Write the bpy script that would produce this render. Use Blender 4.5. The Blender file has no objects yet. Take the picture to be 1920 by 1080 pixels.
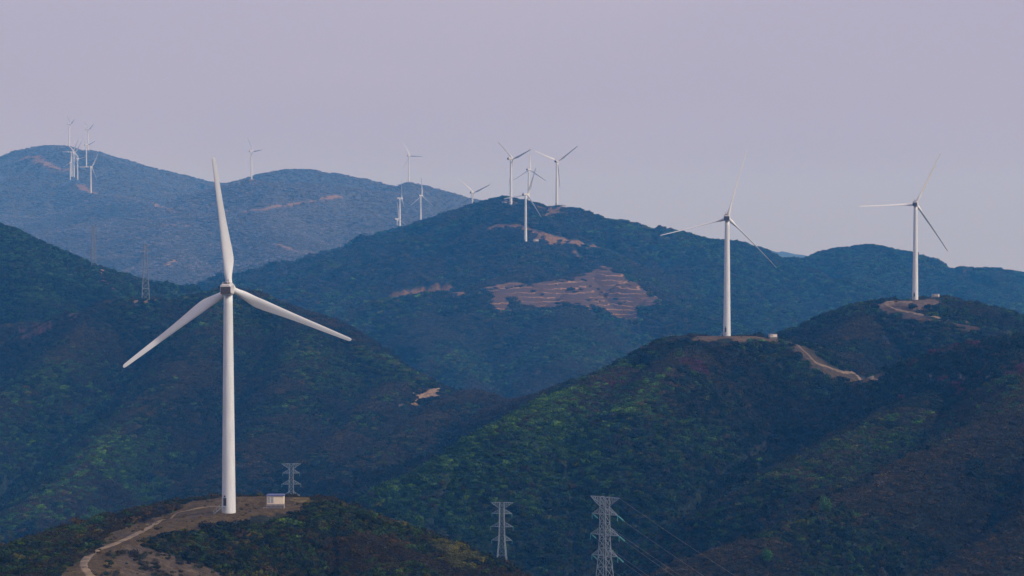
import bpy, math, random
import numpy as np
from mathutils import Vector, Matrix

random.seed(7)
rng = np.random.default_rng(11)
PI = math.pi
C = bpy.context.scene.collection
F = 4500.0                       # focal length in pixels of a 1920 wide picture
HORIZON = 428                    # picture height of the true horizon
PITCH = math.atan((540 - HORIZON) / F)
cp, sp = math.cos(PITCH), math.sin(PITCH)

# ------------------------------------------------------------------ helpers
def unproj(px, py, d):
    """point at forward distance d seen along picture direction (px, py)"""
    u, v = (px - 960) / F, (540 - py) / F
    x, y, z = u, cp + v * sp, -sp + v * cp
    k = d / y
    return (x * k, d, z * k)

def tag(o, label=None, cat=None, group=None, kind=None):
    if label: o['label'] = label
    if cat: o['category'] = cat
    if group: o['group'] = group
    if kind: o['kind'] = kind
    return o

def empty(name, loc, rz=0.0, sc=1.0):
    o = bpy.data.objects.new(name, None)
    C.objects.link(o)
    o.location = loc
    o.rotation_euler = (0, 0, rz)
    o.scale = (sc, sc, sc)
    o.empty_display_size = 1.0
    return o

def copy_tree(o, parent=None):
    c = o.copy()
    C.objects.link(c)
    c.parent = parent
    for ch in o.children:
        copy_tree(ch, c)
    return c

class MB:
    def __init__(self):
        self.v, self.f, self.s = [], [], []
    def box(self, c, s, R=None):
        b = len(self.v)
        for dx in (-.5, .5):
            for dy in (-.5, .5):
                for dz in (-.5, .5):
                    p = Vector((dx * s[0], dy * s[1], dz * s[2]))
                    if R: p = R @ p
                    self.v.append((c[0] + p.x, c[1] + p.y, c[2] + p.z))
        for q in ((0,1,3,2),(4,6,7,5),(0,4,5,1),(2,3,7,6),(0,2,6,4),(1,5,7,3)):
            self.f.append(tuple(b + i for i in q)); self.s.append(False)
        return self
    def bar(self, a, b, w):
        a, b = Vector(a), Vector(b)
        d = b - a
        L = d.length
        if L < 1e-6: return self
        R = d.to_track_quat('Z', 'Y').to_matrix()
        return self.box((a + b) / 2, (w, w, L), R)
    def rings(self, rings, cap=True, smooth=True):
        b = len(self.v); n = len(rings[0])
        for r in rings: self.v += [tuple(p) for p in r]
        for i in range(len(rings) - 1):
            for k in range(n):
                k2 = (k + 1) % n
                self.f.append((b+i*n+k, b+i*n+k2, b+(i+1)*n+k2, b+(i+1)*n+k)); self.s.append(smooth)
        if cap:
            self.f.append(tuple(b + k for k in range(n))[::-1]); self.s.append(False)
            m = b + (len(rings) - 1) * n
            self.f.append(tuple(m + k for k in range(n))); self.s.append(False)
        return self
    def lathe(self, prof, n=32, axis='Z', cap=True, c=(0,0,0)):
        rs = []
        for r, h in prof:
            ring = []
            for k in range(n):
                a = 2*PI*k/n
                if axis == 'Z': p = (c[0]+r*math.cos(a), c[1]+r*math.sin(a), c[2]+h)
                else: p = (c[0]+r*math.sin(a), c[1]+h, c[2]+r*math.cos(a))
                ring.append(p)
            rs.append(ring)
        return self.rings(rs, cap)
    def build(self, name, mat, parent=None):
        me = bpy.data.meshes.new(name)
        me.from_pydata(self.v, [], self.f)
        me.polygons.foreach_set('use_smooth', self.s)
        me.materials.append(mat)
        me.update()
        o = bpy.data.objects.new(name, me)
        C.objects.link(o)
        o.parent = parent
        return o

def bevel(o, w, seg=2):
    m = o.modifiers.new('bevel', 'BEVEL'); m.width = w; m.segments = seg; m.limit_method = 'ANGLE'
    return o

# ------------------------------------------------------------------ materials
def mat(name, col, rough=.6, metal=0.0, var=0.0, scale=3.0, bump=0.0, vec='Object', stretch=(1,1,1)):
    m = bpy.data.materials.new(name); m.use_nodes = True
    nt = m.node_tree; N = nt.nodes; L = nt.links
    b = N['Principled BSDF']
    b.inputs['Roughness'].default_value = rough
    b.inputs['Metallic'].default_value = metal
    b.inputs['Base Color'].default_value = (*col, 1)
    if var > 0:
        tc = N.new('ShaderNodeTexCoord'); mp = N.new('ShaderNodeMapping')
        mp.inputs['Scale'].default_value = stretch
        nz = N.new('ShaderNodeTexNoise'); nz.inputs['Scale'].default_value = scale; nz.inputs['Detail'].default_value = 6
        cr = N.new('ShaderNodeValToRGB')
        cr.color_ramp.elements[0].position = .3; cr.color_ramp.elements[1].position = .7
        cr.color_ramp.elements[0].color = (*[c*(1-var) for c in col], 1)
        cr.color_ramp.elements[1].color = (*[min(1, c*(1+var)) for c in col], 1)
        L.new(tc.outputs[vec], mp.inputs[0]); L.new(mp.outputs[0], nz.inputs['Vector'])
        L.new(nz.outputs['Fac'], cr.inputs[0]); L.new(cr.outputs[0], b.inputs['Base Color'])
        if bump > 0:
            bm = N.new('ShaderNodeBump'); bm.inputs['Strength'].default_value = bump
            L.new(nz.outputs['Fac'], bm.inputs['Height']); L.new(bm.outputs[0], b.inputs['Normal'])
    return m

M_TOWER = mat('tower paint', (.62,.625,.615), .45, var=.10, scale=.45, stretch=(3,3,.35))
M_BLADE = mat('blade paint', (.69,.69,.67), .4, var=.05, scale=.3)
M_NAC = mat('nacelle paint', (.52,.49,.47), .5, var=.1, scale=1.2)
M_GRILLE = mat('nacelle rear', (.055,.045,.052), .6, var=.3, scale=2.5)
M_DARK = mat('dark metal', (.045,.045,.05), .5, var=.2)
M_STEEL = mat('galvanised steel', (.24,.28,.31), .5, .2, var=.15, scale=2)
M_INSUL = mat('glass insulator', (.12,.36,.34), .25, var=.1, scale=4)
M_WIRE = mat('aluminium wire', (.36,.33,.26), .4, .5, var=.05)
M_CREAM = mat('cream wall', (.74,.62,.47), .7, var=.06, scale=1.5, bump=.1)
M_SHUT = mat('grey doors', (.30,.31,.33), .6, var=.15, scale=3)
M_BLUE = mat('blue roof', (.10,.11,.24), .5, var=.2, scale=2)
M_CONC = mat('concrete', (.22,.19,.18), .85, var=.3, scale=2, bump=.3)
M_BARK = mat('bark', (.05,.037,.028), .9, var=.3, scale=4, bump=.4)
M_TRACK = mat('dirt track', (.165,.115,.065), .95, var=.5, scale=.35, bump=.5, vec='Object')

# ------------------------------------------------------------------ noise
def _hash(ix, iy, seed):
    h = (ix.astype(np.int64) * 374761393 + iy.astype(np.int64) * 668265263 + seed * 1442695041) & 0xffffffff
    h = ((h ^ (h >> 13)) * 1274126177) & 0xffffffff
    return ((h ^ (h >> 16)) & 0xffff).astype(np.float32) / 65535.0

def vnoise(x, y, seed=0):
    ix, iy = np.floor(x), np.floor(y)
    fx, fy = (x - ix).astype(np.float32), (y - iy).astype(np.float32)
    fx = fx*fx*(3-2*fx); fy = fy*fy*(3-2*fy)
    ix = ix.astype(np.int64); iy = iy.astype(np.int64)
    a = _hash(ix, iy, seed); b = _hash(ix+1, iy, seed)
    c = _hash(ix, iy+1, seed); d = _hash(ix+1, iy+1, seed)
    return (a*(1-fx)+b*fx)*(1-fy) + (c*(1-fx)+d*fx)*fy

def fbm(x, y, wl, octaves=4, seed=0, ridged=False):
    s, a, tot = 0, 1.0, 0
    for o in range(octaves):
        n = vnoise(x/wl + 17.3*o, y/wl - 9.1*o, seed + o)
        if ridged: n = 1 - np.abs(2*n - 1)
        s = s + a*n; tot += a; a *= .5; wl *= .5
    return s / tot

# ------------------------------------------------------------------ ridges
# (hill, slope, rounding, lift, crest points (px, py, forward distance))
T = {}   # turbine bases that fix the ground: px, py, distance
RIDGES = []
def ridge(hill, slope, rnd, dz, pts):
    RIDGES.append((hill, slope, rnd, [ (lambda q: (q[0], q[1], q[2]+dz))(unproj(*p)) for p in pts ]))

# foreground hill
ridge('near', .42, 22, -1.4, [(-250,1080,655),(-60,1050,650),(0,1036,655),(75,1016,672),(150,992,690),(215,972,705),(270,958,718)])
ridge('near', .50, 12, -.2, [(270,958,718),(320,946,728),(370,938,738),(430,931,742),(500,930,742),(570,932,740)])
ridge('near', .55, 10, -1.6, [(570,930,740),(620,938,735),(680,958,725),(740,980,715),(800,1003,706),(850,1025,700),(905,1055,694),(960,1082,688),(1050,1125,680)])
ridge('near', .44, 15, 0, [(370,938,738),(429,961,696),(517,952,712),(590,945,725)])
ridge('near', .36, 16, 0, [(429,961,696),(350,973,682),(285,990,666),(235,1013,645),(185,1040,622),(150,1064,604),(165,1085,596),(220,1125,585)])
ridge('near', .5, 14, -1.5, [(590,945,725),(670,1000,690),(750,1062,655)])
# right hill
ridge('right', .66, 12, -2.5, [(930,760,1560),(985,741,1520),(1040,726,1480),(1100,702,1430),(1165,680,1395),(1225,652,1365),(1270,636,1345)])
ridge('right', .60, 14, 0, [(1270,634,1345),(1310,630,1342),(1363,629.5,1338),(1410,630,1345),(1448,634,1350)])
ridge('right', .45, 20, -2.0, [(1448,632,1350),(1490,640,1365),(1515,655,1375),(1540,678,1380),(1600,702,1370),(1665,716,1350),(1700,696,1310),(1750,664,1280),(1800,650,1265),(1850,636,1250),(1920,624,1235),(2040,600,1220),(2300,590,1220)])
ridge('right', .58, 12, -1.8, [(1225,652,1365),(1130,706,1290),(1040,742,1230),(950,792,1180),(860,846,1165),(780,886,1160),(690,932,1160),(600,985,1150)])
ridge('right', .60, 11, -1.6, [(1300,640,1330),(1250,700,1250),(1180,762,1190),(1060,836,1170),(950,905,1160),(860,950,1155),(770,988,1150),(690,1030,1140)])
ridge('right', .60, 11, -1.6, [(1600,702,1370),(1640,740,1290),(1560,780,1230),(1440,850,1160),(1330,905,1140),(1230,950,1120),(1120,1000,1110),(1000,1050,1100)])
ridge('right', .60, 11, -1.6, [(1920,624,1235),(1930,740,1090),(1840,800,1040),(1740,850,1000),(1620,915,955),(1540,960,925),(1440,1000,900),(1340,1035,880),(1230,1085,860)])
ridge('right', .60, 11, -1.6, [(2040,600,1220),(2100,860,950),(1960,960,900),(1800,1060,860),(1650,1160,830)])
ridge('right', .5, 14, -2.0, [(1750,664,1280),(1780,720,1200),(1700,760,1150),(1600,820,1100),(1500,880,1050)])
# hill of the right-hand turbine
ridge('back', .62, 14, -2.2, [(1440,690,1560),(1500,634,1590),(1535,612,1610),(1580,590,1630),(1640,568,1640)])
ridge('back', .42, 26, 0, [(1640,568,1645),(1680,563,1645),(1716,562,1640),(1755,558,1650)])
ridge('back', .56, 16, -2.2, [(1755,558,1650),(1810,560,1660),(1860,573,1665),(1920,586,1670),(2020,600,1680),(2200,640,1700)])
ridge('back', .54, 13, -2.0, [(1640,568,1640),(1600,620,1560),(1560,665,1490),(1500,720,1440)])
ridge('back', .54, 13, -1.0, [(1670,575,1625),(1720,588,1600),(1770,600,1585),(1820,608,1580),(1900,625,1570)])
# left-centre hill
ridge('centre', .46, 30, -3, [(-300,640,2050),(60,600,2030),(150,580,2020),(215,566,2000)])
ridge('centre', .46, 26, 0, [(215,566,2000),(250,562,2000),(290,561,2000)])
ridge('centre', .80, 14, -3, [(290,561,2000),(340,553,2010),(395,540,2020),(430,534,2025),(475,541,2010),(520,560,1980),(590,585,1930),(650,622,1880),(710,660,1830),(760,692,1790),(800,712,1760),(816,722,1745),(830,742,1720),(858,738,1700),(885,727,1690),(920,735,1680),(955,746,1670),(1020,770,1660)])
ridge('centre', .54, 13, -2.5, [(885,727,1690),(850,752,1640),(790,790,1570),(720,832,1500),(660,875,1440),(600,905,1400),(520,950,1360),(430,1000,1320)])
ridge('centre', .54, 14, -2.5, [(430,534,2025),(390,620,1860),(330,700,1730),(240,790,1620),(150,880,1520),(40,960,1440),(-100,1020,1400)])
ridge('centre', .54, 14, -2.5, [(590,585,1930),(560,680,1760),(520,780,1620),(440,870,1520),(360,930,1460)])
ridge('centre', .54, 14, -2.5, [(215,566,2000),(150,630,1880),(70,700,1780),(-60,780,1700)])
ridge('centre', .54, 13, -2.5, [(760,692,1790),(720,740,1690),(660,800,1600),(600,850,1530)])
# dark hill at the left edge
ridge('left', .78, 14, -3.5, [(-300,300,2550),(-120,350,2500),(0,418,2420),(40,443,2410),(90,467,2400),(140,482,2400),(175,498,2400),(205,504,2400),(240,513,2390),(280,530,2370),(330,556,2340),(380,590,2310),(440,640,2280)])
ridge('left', .44, 26, -3, [(175,498,2400),(200,530,2320),(230,570,2240),(260,610,2180)])
ridge('left', .44, 26, -3, [(0,418,2420),(40,500,2280),(80,560,2180),(120,600,2120)])
# middle mountain
ridge('mid', .42, 60, -5, [(300,600,5200),(430,575,5150),(500,543,5100),(560,513,5080),(620,484,5050),(680,458,5000),(720,440,4980),(748,431,4960),(790,424,4860),(850,403,4150),(880,391,3850),(900,381,3760),(920,373,3700),(945,370,3650),(985,372,3600)])
ridge('mid', .40, 40, -3, [(985,372,3600),(1012,384,3600),(1044,386,3570),(1068,387,3570)])
ridge('mid', .42, 60, -5, [(1068,387,3570),(1095,396,3560),(1150,406,3540),(1200,416,3530),(1250,429,3560),(1295,446,3620),(1330,444,3700),(1370,447,3740),(1400,456,3760),(1425,470,3780),(1460,478,3800),(1500,480,3830),(1540,476,3860),(1585,460,3880),(1628,455,3900),(1672,463,3920),(1710,480,3950),(1740,494,3960),(1790,496,3960),(1860,499,3960),(1920,507,3980),(2000,515,4000),(2300,540,4100)])
ridge('mid', .42, 30, 0, [(945,370,3650),(958,384,3460),(975,410,3350),(985.6,455,3230),(1000,490,3120),(960,520,2980),(905,545,2860),(860,548,2830),(800,551,2820),(740,560,2830),(640,590,2860),(560,620,2900)])
ridge('mid', .42, 30, -2, [(1044,386,3570),(1040,440,3380),(1110,466,3250),(1150,480,3180),(1125,502,3020),(1150,508,2960),(1200,545,2860),(1250,568,2800),(1320,600,2750),(1400,650,2700)])
ridge('mid', .42, 30, -2, [(1125,502,3020),(1080,516,2930),(1000,530,2860),(930,546,2800),(905,560,2770)])
ridge('mid', .42, 40, -4, [(748,431,4960),(760,470,4500),(720,510,4100),(650,545,3800),(590,580,3600)])
ridge('mid', .42, 40, -4, [(1628,455,3900),(1600,520,3600),(1560,580,3350),(1500,640,3150)])
ridge('mid', .42, 40, -4, [(1330,444,3700),(1330,520,3400),(1300,570,3200),(1290,640,3000)])
ridge('mid', .42, 30, -4, [(800,551,2820),(800,610,2650),(820,670,2500),(900,730,2400)])
ridge('mid', .42, 30, -4, [(1080,516,2930),(1070,600,2650),(1040,670,2480),(1010,730,2380)])
ridge('mid', .42, 40, -4, [(1860,499,3960),(1850,540,3700),(1880,580,3450)])
# far mountain on the left
ridge('far', .40, 90, -6, [(-500,330,7600),(-250,305,7400),(-60,299,7250),(0,299,7200),(38,293,7100),(66,275,7000),(90,269,6950),(112,269,6900),(130,276,6650)])
ridge('far', .40, 90, -6, [(130,276,6650),(150,279,6800),(168,278,6900),(190,288,6900),(240,307,6800),(300,321,6700),(350,334,6600),(400,347,6500),(430,347,6300),(450,341,5950),(471,336,5670)])
ridge('far', .40, 90, -6, [(450,341,6250),(475,334,6300),(505,320,6350),(545,313,6400),(575,313,6400),(610,319,6400),(650,333,6350),(695,344,6300),(730,347,6250),(765,343,6200),(788,343,6150),(803,348,6100),(830,364,6050),(860,379,6000),(900,396,6000),(980,420,6000),(1100,440,6000)])
ridge('far', .40, 70, -6, [(471,336,5670),(520,338,5600),(560,338,5600),(620,345,5650),(680,351,5800),(740,358,5900)])
ridge('far', .40, 60, -3, [(130,276,6650),(155,306,6480),(150,334,6300),(171,362,6080),(215,364,5950),(255,372,5850),(300,384,5700),(340,400,5550),(400,420,5350),(470,440,5150)])
ridge('far', .40, 60, -3, [(38,293,7100),(95,318,6700),(120,340,6350)])
ridge('far', .40, 60, -4, [(300,384,5700),(300,425,5350),(350,426,5250),(330,490,4800),(300,540,4500)])
ridge('far', .40, 60, -4, [(520,338,5600),(500,400,5250),(540,462,4850),(570,475,4700),(500,520,4400)])
ridge('far', .40, 60, -4, [(-60,299,7250),(-20,380,6200),(60,420,5700),(120,470,5200)])
ridge('horizon', .3, 120, 0, [(1350,500,9200),(1425,466,9200),(1460,471,9200),(1500,480,9200),(1600,500,9200)])

# turbines: hub px, hub py, forward distance or None (from the ground under base px, py), tower length px, yaw, blade angles, pitch
TURB = [
 (430,541,696,420, 0,(97.2,-22.4,216.7), 3,  (429,961), 'largest white wind turbine, on the foreground hill beside the blue-roofed hut'),
 (1365,408.5,1338,221, 8,(76,196.5,-43.5), 72, (1363,629.5), 'white wind turbine with thin feathered blades on the long flat crest'),
 (1718,382.5,1640,179.5, 14,(66.2,184,-54.5), 55, (1716,562), 'rightmost white wind turbine, on the hilltop with the winding dirt track'),
 (959.5,298,3460,86, 44,(140,20,260), 20, (958,384), 'leftmost wind turbine on the middle summit, one blade up to the left'),
 (1044,303,3570,83, 20,(157,37,277), 30, (1044,386), 'wind turbine above the bare reddish patch on the middle summit, blades a wide V'),
 (992.2,318.5,4200,70, 30,(92,-30,210), 30, None, 'wind turbine rising behind the middle summit, one blade straight up, its base hidden'),
 (987,365,3230,90.5, 36,(69,-51,189), 25, (985.6,455.5), 'wind turbine standing by the track below the middle summit'),
 (886.8,361.8,4330,68, 32,(143,23,263), 30, None, 'wind turbine half hidden behind the left shoulder of the middle mountain'),
 (767.5,292.5,6000,49, 31,(120,-2,238), 30, None, 'wind turbine on the far skyline directly above the overlapping side-on pair'),
 (753,372,4960,59, 76,(92,-32,212), 15, (749.7,431), 'side-on wind turbine at the mountain foot, taller of the overlapping two'),
 (790.5,370,5100,57, 42,(93,-32,213), 20, (788.8,424), 'side-on wind turbine just right of the overlapping two on the flank'),
 (746,410.8,5300,55, 60,(101,-19,221), 20, None, 'low wind turbine tucked behind the left of the side-on towers'),
 (132,232,6650,43, 60,(140,20,260), 20, (130,275.5), 'wind turbine on the left summit of the far mountain, highest hub of all'),
 (165.6,242.5,7050,41, 55,(145,25,265), 25, None, 'wind turbine rising behind the far left summit, its base hidden behind the rim'),
 (164.5,272,None,41, 40,(18,138,258), 20, (162,313.3), 'wind turbine on the far slope directly below the one rising behind the rim'),
 (133,285.5,None,46, 35,(178,58,-62), 20, (134.5,331.5), 'rearmost wind turbine of the tight far cluster of four, one blade level left'),
 (132,304.5,None,33, 25,(208,-32,88), 25, (131.8,337.5), 'shortest wind turbine of the tight cluster of four on the far slope, leftmost tower'),
 (139.5,286.7,None,46, 30,(135,52,-68), 20, (138.7,333), 'wind turbine in the middle of the tight cluster of four on the far slope'),
 (146.5,297.8,None,39.5, 40,(130,10,-110), 20, (145.6,337.3), 'rightmost wind turbine of the tight cluster of four on the far slope'),
 (171.5,313.3,6080,48.5, 25,(60,-62,180), 20, (170.5,361.8), 'wind turbine standing lowest on the far mountain, one blade down to the right'),
 (471,284,5670,52, 48,(122,5,243), 20, (471.5,336), 'lone wind turbine on the far saddle right of the large blade tip'),
]
KNOLLS = []
for t in TURB:
    hx, hy, d, L, yaw, an, pit, base, lab = t
    if d is None or d < 3000: continue
    b = base if base else (hx - 1, hy + 65 * F / d)
    KNOLLS.append(unproj(b[0], b[1], d))
for k in KNOLLS:
    hill = 'mid' if k[1] < 5400 else 'far'
    RIDGES.append((hill, .42, 12, [k, (k[0]+.5, k[1]+.5, k[2])]))
# rises that carry the pylons in the side valleys
for (kx, ky, kd, ks, hill) in ((1134,932,660,.88,'near'),(941,942,1010,.87,'right'),(546,869.5,1150,.83,'centre')):
    k = unproj(kx, ky, kd); k = (k[0], k[1], k[2]-34*ks+.3)
    RIDGES.append((hill, .5, 8, [k, (k[0]+.5, k[1]+.5, k[2])]))
HILLS = ['valley','near','right','back','centre','left','mid','far','horizon']

# ------------------------------------------------------------------ height field on a fan-shaped grid
NT, TY0, TY1, TW = 1130, 420.0, 10500.0, .35
NR = 1150
tt = np.linspace(-TW, TW, NT).astype(np.float32)
ly = np.linspace(math.log(TY0), math.log(TY1), NR).astype(np.float32)
YY = np.exp(ly)[:, None] * np.ones((1, NT), np.float32)
XX = YY * tt[None, :]
Z = (-320 + 60 * (fbm(XX, YY, 900, 3, 5) - .5)).astype(np.float32)
HID = np.zeros(Z.shape, np.int16)
DIST = np.full(Z.shape, 400, np.float32)
wx = XX + 26*(fbm(XX, YY, 170, 3, 40)-.5)*np.clip((YY-400)/1500,.06,2.5)
wy = YY + 26*(fbm(XX, YY, 170, 3, 50)-.5)*np.clip((YY-400)/1500,.06,2.5)
for hill, slope, rnd, pts in RIDGES:
    hid = HILLS.index(hill)
    P = np.array(pts)
    ya, yb = P[:,1].min() - 900, P[:,1].max() + 900
    if hill in ('near','right','back'): ya, yb = P[:,1].min() - 550, P[:,1].max() + 550
    i0 = max(0, int((math.log(max(ya, TY0)) - ly[0]) / (ly[1]-ly[0])))
    i1 = min(NR, int((math.log(max(yb, TY0+1)) - ly[0]) / (ly[1]-ly[0])) + 2)
    sl = slice(i0, i1)
    x, y = wx[sl], wy[sl]; X0, Y0 = XX[sl], YY[sl]
    z = Z[sl].copy(); h = HID[sl].copy(); dd = DIST[sl].copy()
    for a, b in zip(pts[:-1], pts[1:]):
        ex, ey = b[0]-a[0], b[1]-a[1]
        l2 = ex*ex + ey*ey + 1e-9
        u = np.clip(((X0-a[0])*ex + (Y0-a[1])*ey)/l2, 0, 1)
        d0 = np.hypot(X0-a[0]-u*ex, Y0-a[1]-u*ey)
        w = np.clip(d0/60, 0, 1)
        qx = X0 + (x-X0)*w; qy = Y0 + (y-Y0)*w
        d1 = np.hypot(qx-a[0]-u*ex, qy-a[1]-u*ey)
        f = np.sqrt(d1*d1 + rnd*rnd) - rnd
        val = a[2] + u*(b[2]-a[2]) - slope*(f - .35*np.maximum(f - 90, 0))
        m = val > z
        z[m] = val[m]; h[m] = hid; dd[m] = d0[m]
    Z[sl] = z; HID[sl] = h; DIST[sl] = dd
amp = np.clip((DIST-12)/130, 0, 1)
Z += amp * (42*(fbm(XX, YY, 170, 3, 3, True)-.92) + 13*(fbm(XX, YY, 42, 3, 9, True)-.8)) * np.clip(YY/1400, .35, 1.4) * np.where(YY > 4300, .45, 1)
Z += np.clip((DIST-6)/40, .06, 1) * 2.2*(fbm(XX, YY, 14, 3, 21)-.5)
Z = Z.astype(np.float32)

def Hs(x, y):
    x = np.asarray(x, np.float64); y = np.asarray(y, np.float64)
    u = (x/y + TW) / (2*TW) * (NT-1)
    v = (np.log(y) - ly[0]) / (ly[-1]-ly[0]) * (NR-1)
    u = np.clip(u, 0, NT-1.001); v = np.clip(v, 0, NR-1.001)
    i = u.astype(int); j = v.astype(int); fu = u-i; fv = v-j
    return ((Z[j,i]*(1-fu)+Z[j,i+1]*fu)*(1-fv) + (Z[j+1,i]*(1-fu)+Z[j+1,i+1]*fu)*fv)

RY = np.exp(np.linspace(math.log(TY0+5), math.log(TY1-50), 5000))
DMAX = 1e9
def hit(px, py, dmin=0):
    for tries in range(60):
        u, v = (px-960)/F, (540-py)/F
        gx, gz = u/(cp+v*sp), (-sp+v*cp)/(cp+v*sp)
        h = Hs(gx*RY, RY); zr = gz*RY
        ok = np.nonzero((h >= zr) & (RY > dmin))[0]
        if len(ok) and RY[ok[0]] < DMAX:
            k = ok[0]
            if k > 0:
                a, b = zr[k-1]-h[k-1], zr[k]-h[k]
                s = a/(a-b+1e-9); s = min(max(s, 0), 1)
                y = RY[k-1] + s*(RY[k]-RY[k-1])
            else: y = RY[k]
            return (gx*y, y, float(Hs(gx*y, y)))
        py += 1.5
    return (gx*3000, 3000, float(Hs(gx*3000, 3000)))

# ------------------------------------------------------------------ ground cover masks (bare soil, dry grass) held on the terrain
DMAX = 800
SOIL = np.zeros(Z.shape + (4,), np.float32)    # rgb + amount
TERR = np.zeros(Z.shape, np.float32)
GREEN = np.zeros(Z.shape, np.float32)
J1 = fbm(XX, YY, 9, 3, 71) - .5
J2 = fbm(XX, YY, 9, 3, 83) - .5
def region(xa, xb, ya, yb):
    j0 = int(np.clip((math.log(max(ya, TY0+1))-ly[0])/(ly[1]-ly[0]), 0, NR-2)); j1 = int(np.clip((math.log(yb)-ly[0])/(ly[1]-ly[0])+2, 1, NR))
    t = [xa/ya, xa/yb, xb/ya, xb/yb]
    i0 = int(np.clip((min(t)+TW)/(2*TW)*(NT-1)-1, 0, NT-2)); i1 = int(np.clip((max(t)+TW)/(2*TW)*(NT-1)+3, 1, NT))
    return slice(j0, j1), slice(i0, i1)
def poly_mask(pix, jit=1.0, dmin=0):
    P = [hit(*p, dmin=dmin)[:2] for p in pix]
    xs, ys = [p[0] for p in P], [p[1] for p in P]
    R = region(min(xs)-20, max(xs)+20, min(ys)-40, max(ys)+40)
    k = jit * np.clip(np.mean(ys)/1000, .5, 4) * 14
    x = XX[R] + J1[R]*k; y = YY[R] + J2[R]*k*2
    inside = np.zeros(x.shape, bool)
    for (x0, y0), (x1, y1) in zip(P, P[1:]+P[:1]):
        c = ((y0 > y) != (y1 > y)) & (x < (x1-x0)*(y-y0)/((y1-y0) if abs(y1-y0) > 1e-9 else 1e-9) + x0)
        inside ^= c
    return R, inside.astype(np.float32)
def line_mask(pix, w, jit=.3, dmin=0):
    P = [hit(*p, dmin=dmin)[:2] for p in pix]
    xs, ys = [p[0] for p in P], [p[1] for p in P]
    R = region(min(xs)-w-20, max(xs)+w+20, max(min(ys)-w-30, TY0+2), max(ys)+w+30)
    k = jit*w
    x = XX[R] + J1[R]*k*2; y = YY[R] + J2[R]*k*4
    best = np.full(x.shape, 1e9)
    for a, b in zip(P[:-1], P[1:]):
        ex, ey = b[0]-a[0], b[1]-a[1]; l2 = ex*ex+ey*ey+1e-9
        u = np.clip(((x-a[0])*ex+(y-a[1])*ey)/l2, 0, 1)
        best = np.minimum(best, np.hypot(x-a[0]-u*ex, y-a[1]-u*ey))
    return R, np.clip(1.5 - best/w, 0, 1).astype(np.float32)
def soil(Rm, col, amt=1.0):
    R, m = Rm
    m = m*amt
    s = SOIL[R]
    for c in range(3): s[..., c] = s[..., c]*(1-m) + col[c]*m
    s[..., 3] = np.maximum(s[..., 3], m)
    SOIL[R] = s
TAN, RED, PINK, ROCK, DRY = (.26,.175,.10), (.24,.135,.06), (.40,.24,.12), (.17,.13,.12), (.095,.063,.024)
# foreground: dry grass plateau, cut bank
soil(poly_mask([(318,960),(345,942),(420,932),(520,931),(585,934),(590,944),(560,955),(520,968),(470,980),(400,990),(330,1000),(262,1018),(225,1045),(250,1078),(330,1100),(100,1120),(130,1060),(190,1018),(250,985)], .9), DRY)
soil(poly_mask([(228,1028),(262,1012),(300,1030),(345,1052),(420,1078),(470,1100),(230,1110),(205,1062)], 1.2), (.12,.085,.05), .8)
soil(poly_mask([(540,935),(590,936),(585,943),(545,946)], .3), (.15,.11,.035), .8)
# right hill
DMAX = 1460
soil(poly_mask([(1270,634),(1363,628),(1450,632),(1470,640),(1420,646),(1330,640),(1280,642)], .4), (.13,.085,.045))
soil(line_mask([(1493,648),(1512,666),(1530,687),(1550,692),(1575,702),(1610,713),(1640,717)], 8, .5), (.085,.06,.035), .95)
soil(poly_mask([(1505,650),(1530,650),(1560,680),(1545,690),(1520,675)], .5), (.07,.052,.032), .5)
for c in [(1475,705,16,9),(1455,722,10,6),(1570,752,16,6),(1740,712,20,7),(1800,705,22,9),(1845,712,14,8),(1720,735,10,5)]:
    soil(poly_mask([(c[0]+c[2]*math.cos(a)*random.uniform(.6,1.1), c[1]+c[3]*math.sin(a)*random.uniform(.6,1.1)) for a in np.linspace(0, 2*PI, 9)[:-1]], 1.0), ROCK if c[0] > 1500 else (.24,.17,.13), .75)
# right-hand turbine hill
DMAX = 1760
soil(poly_mask([(1640,570),(1660,563),(1700,562),(1755,560),(1770,568),(1735,580),(1700,578),(1660,578)], .5), (.14,.095,.065))
soil(poly_mask([(1652,567),(1690,564),(1712,567),(1690,571),(1668,574)], .4), TAN)
soil(poly_mask([(1700,574),(1722,573),(1735,579),(1712,580)], .6), TAN, .8)
soil(line_mask([(1665,577),(1690,587),(1720,594),(1760,602),(1800,608),(1822,613)], 8, .5), (.085,.055,.035), .95)
soil(poly_mask([(1690,628),(1712,617),(1716,622),(1700,630)], .4), (.26,.14,.12), .8)
# left-centre hill
DMAX = 2150
soil(poly_mask([(232,565),(250,561),(298,560),(292,563),(280,566),(270,572),(262,567),(245,566)], .35), (.24,.16,.085))
soil(poly_mask([(762,757),(776,747),(792,737),(806,727),(815,724),(819,738),(815,745),(795,750),(775,755)], .5, 1500), (.36,.24,.14))
soil(poly_mask([(740,768),(760,758),(790,752),(775,762)], .5), (.2,.13,.07), .8)
soil(poly_mask([(45,618),(80,600),(100,618),(85,640),(50,645)], 1.5), (.14,.06,.045), .55)
soil(poly_mask([(118,602),(140,594),(146,598),(128,606)], .6), (.2,.09,.07), .7)
soil(poly_mask([(-20,572),(10,578),(20,592),(8,606),(-20,606)], .8), (.22,.10,.08), .8)
soil(poly_mask([(598,650),(618,654),(612,660),(600,657)], .5), (.2,.15,.13), .6)
soil(line_mask([(128,572),(140,578),(152,586)], 4), (.22,.12,.09), .7)
# dark left hill
DMAX = 2600
soil(poly_mask([(172,503),(198,502),(196,511),(188,515),(180,509)], .4), (.36,.22,.13))
soil(line_mask([(186,514),(196,528),(212,543),(222,553)], 3.0, .6), (.17,.09,.07), .6)
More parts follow.
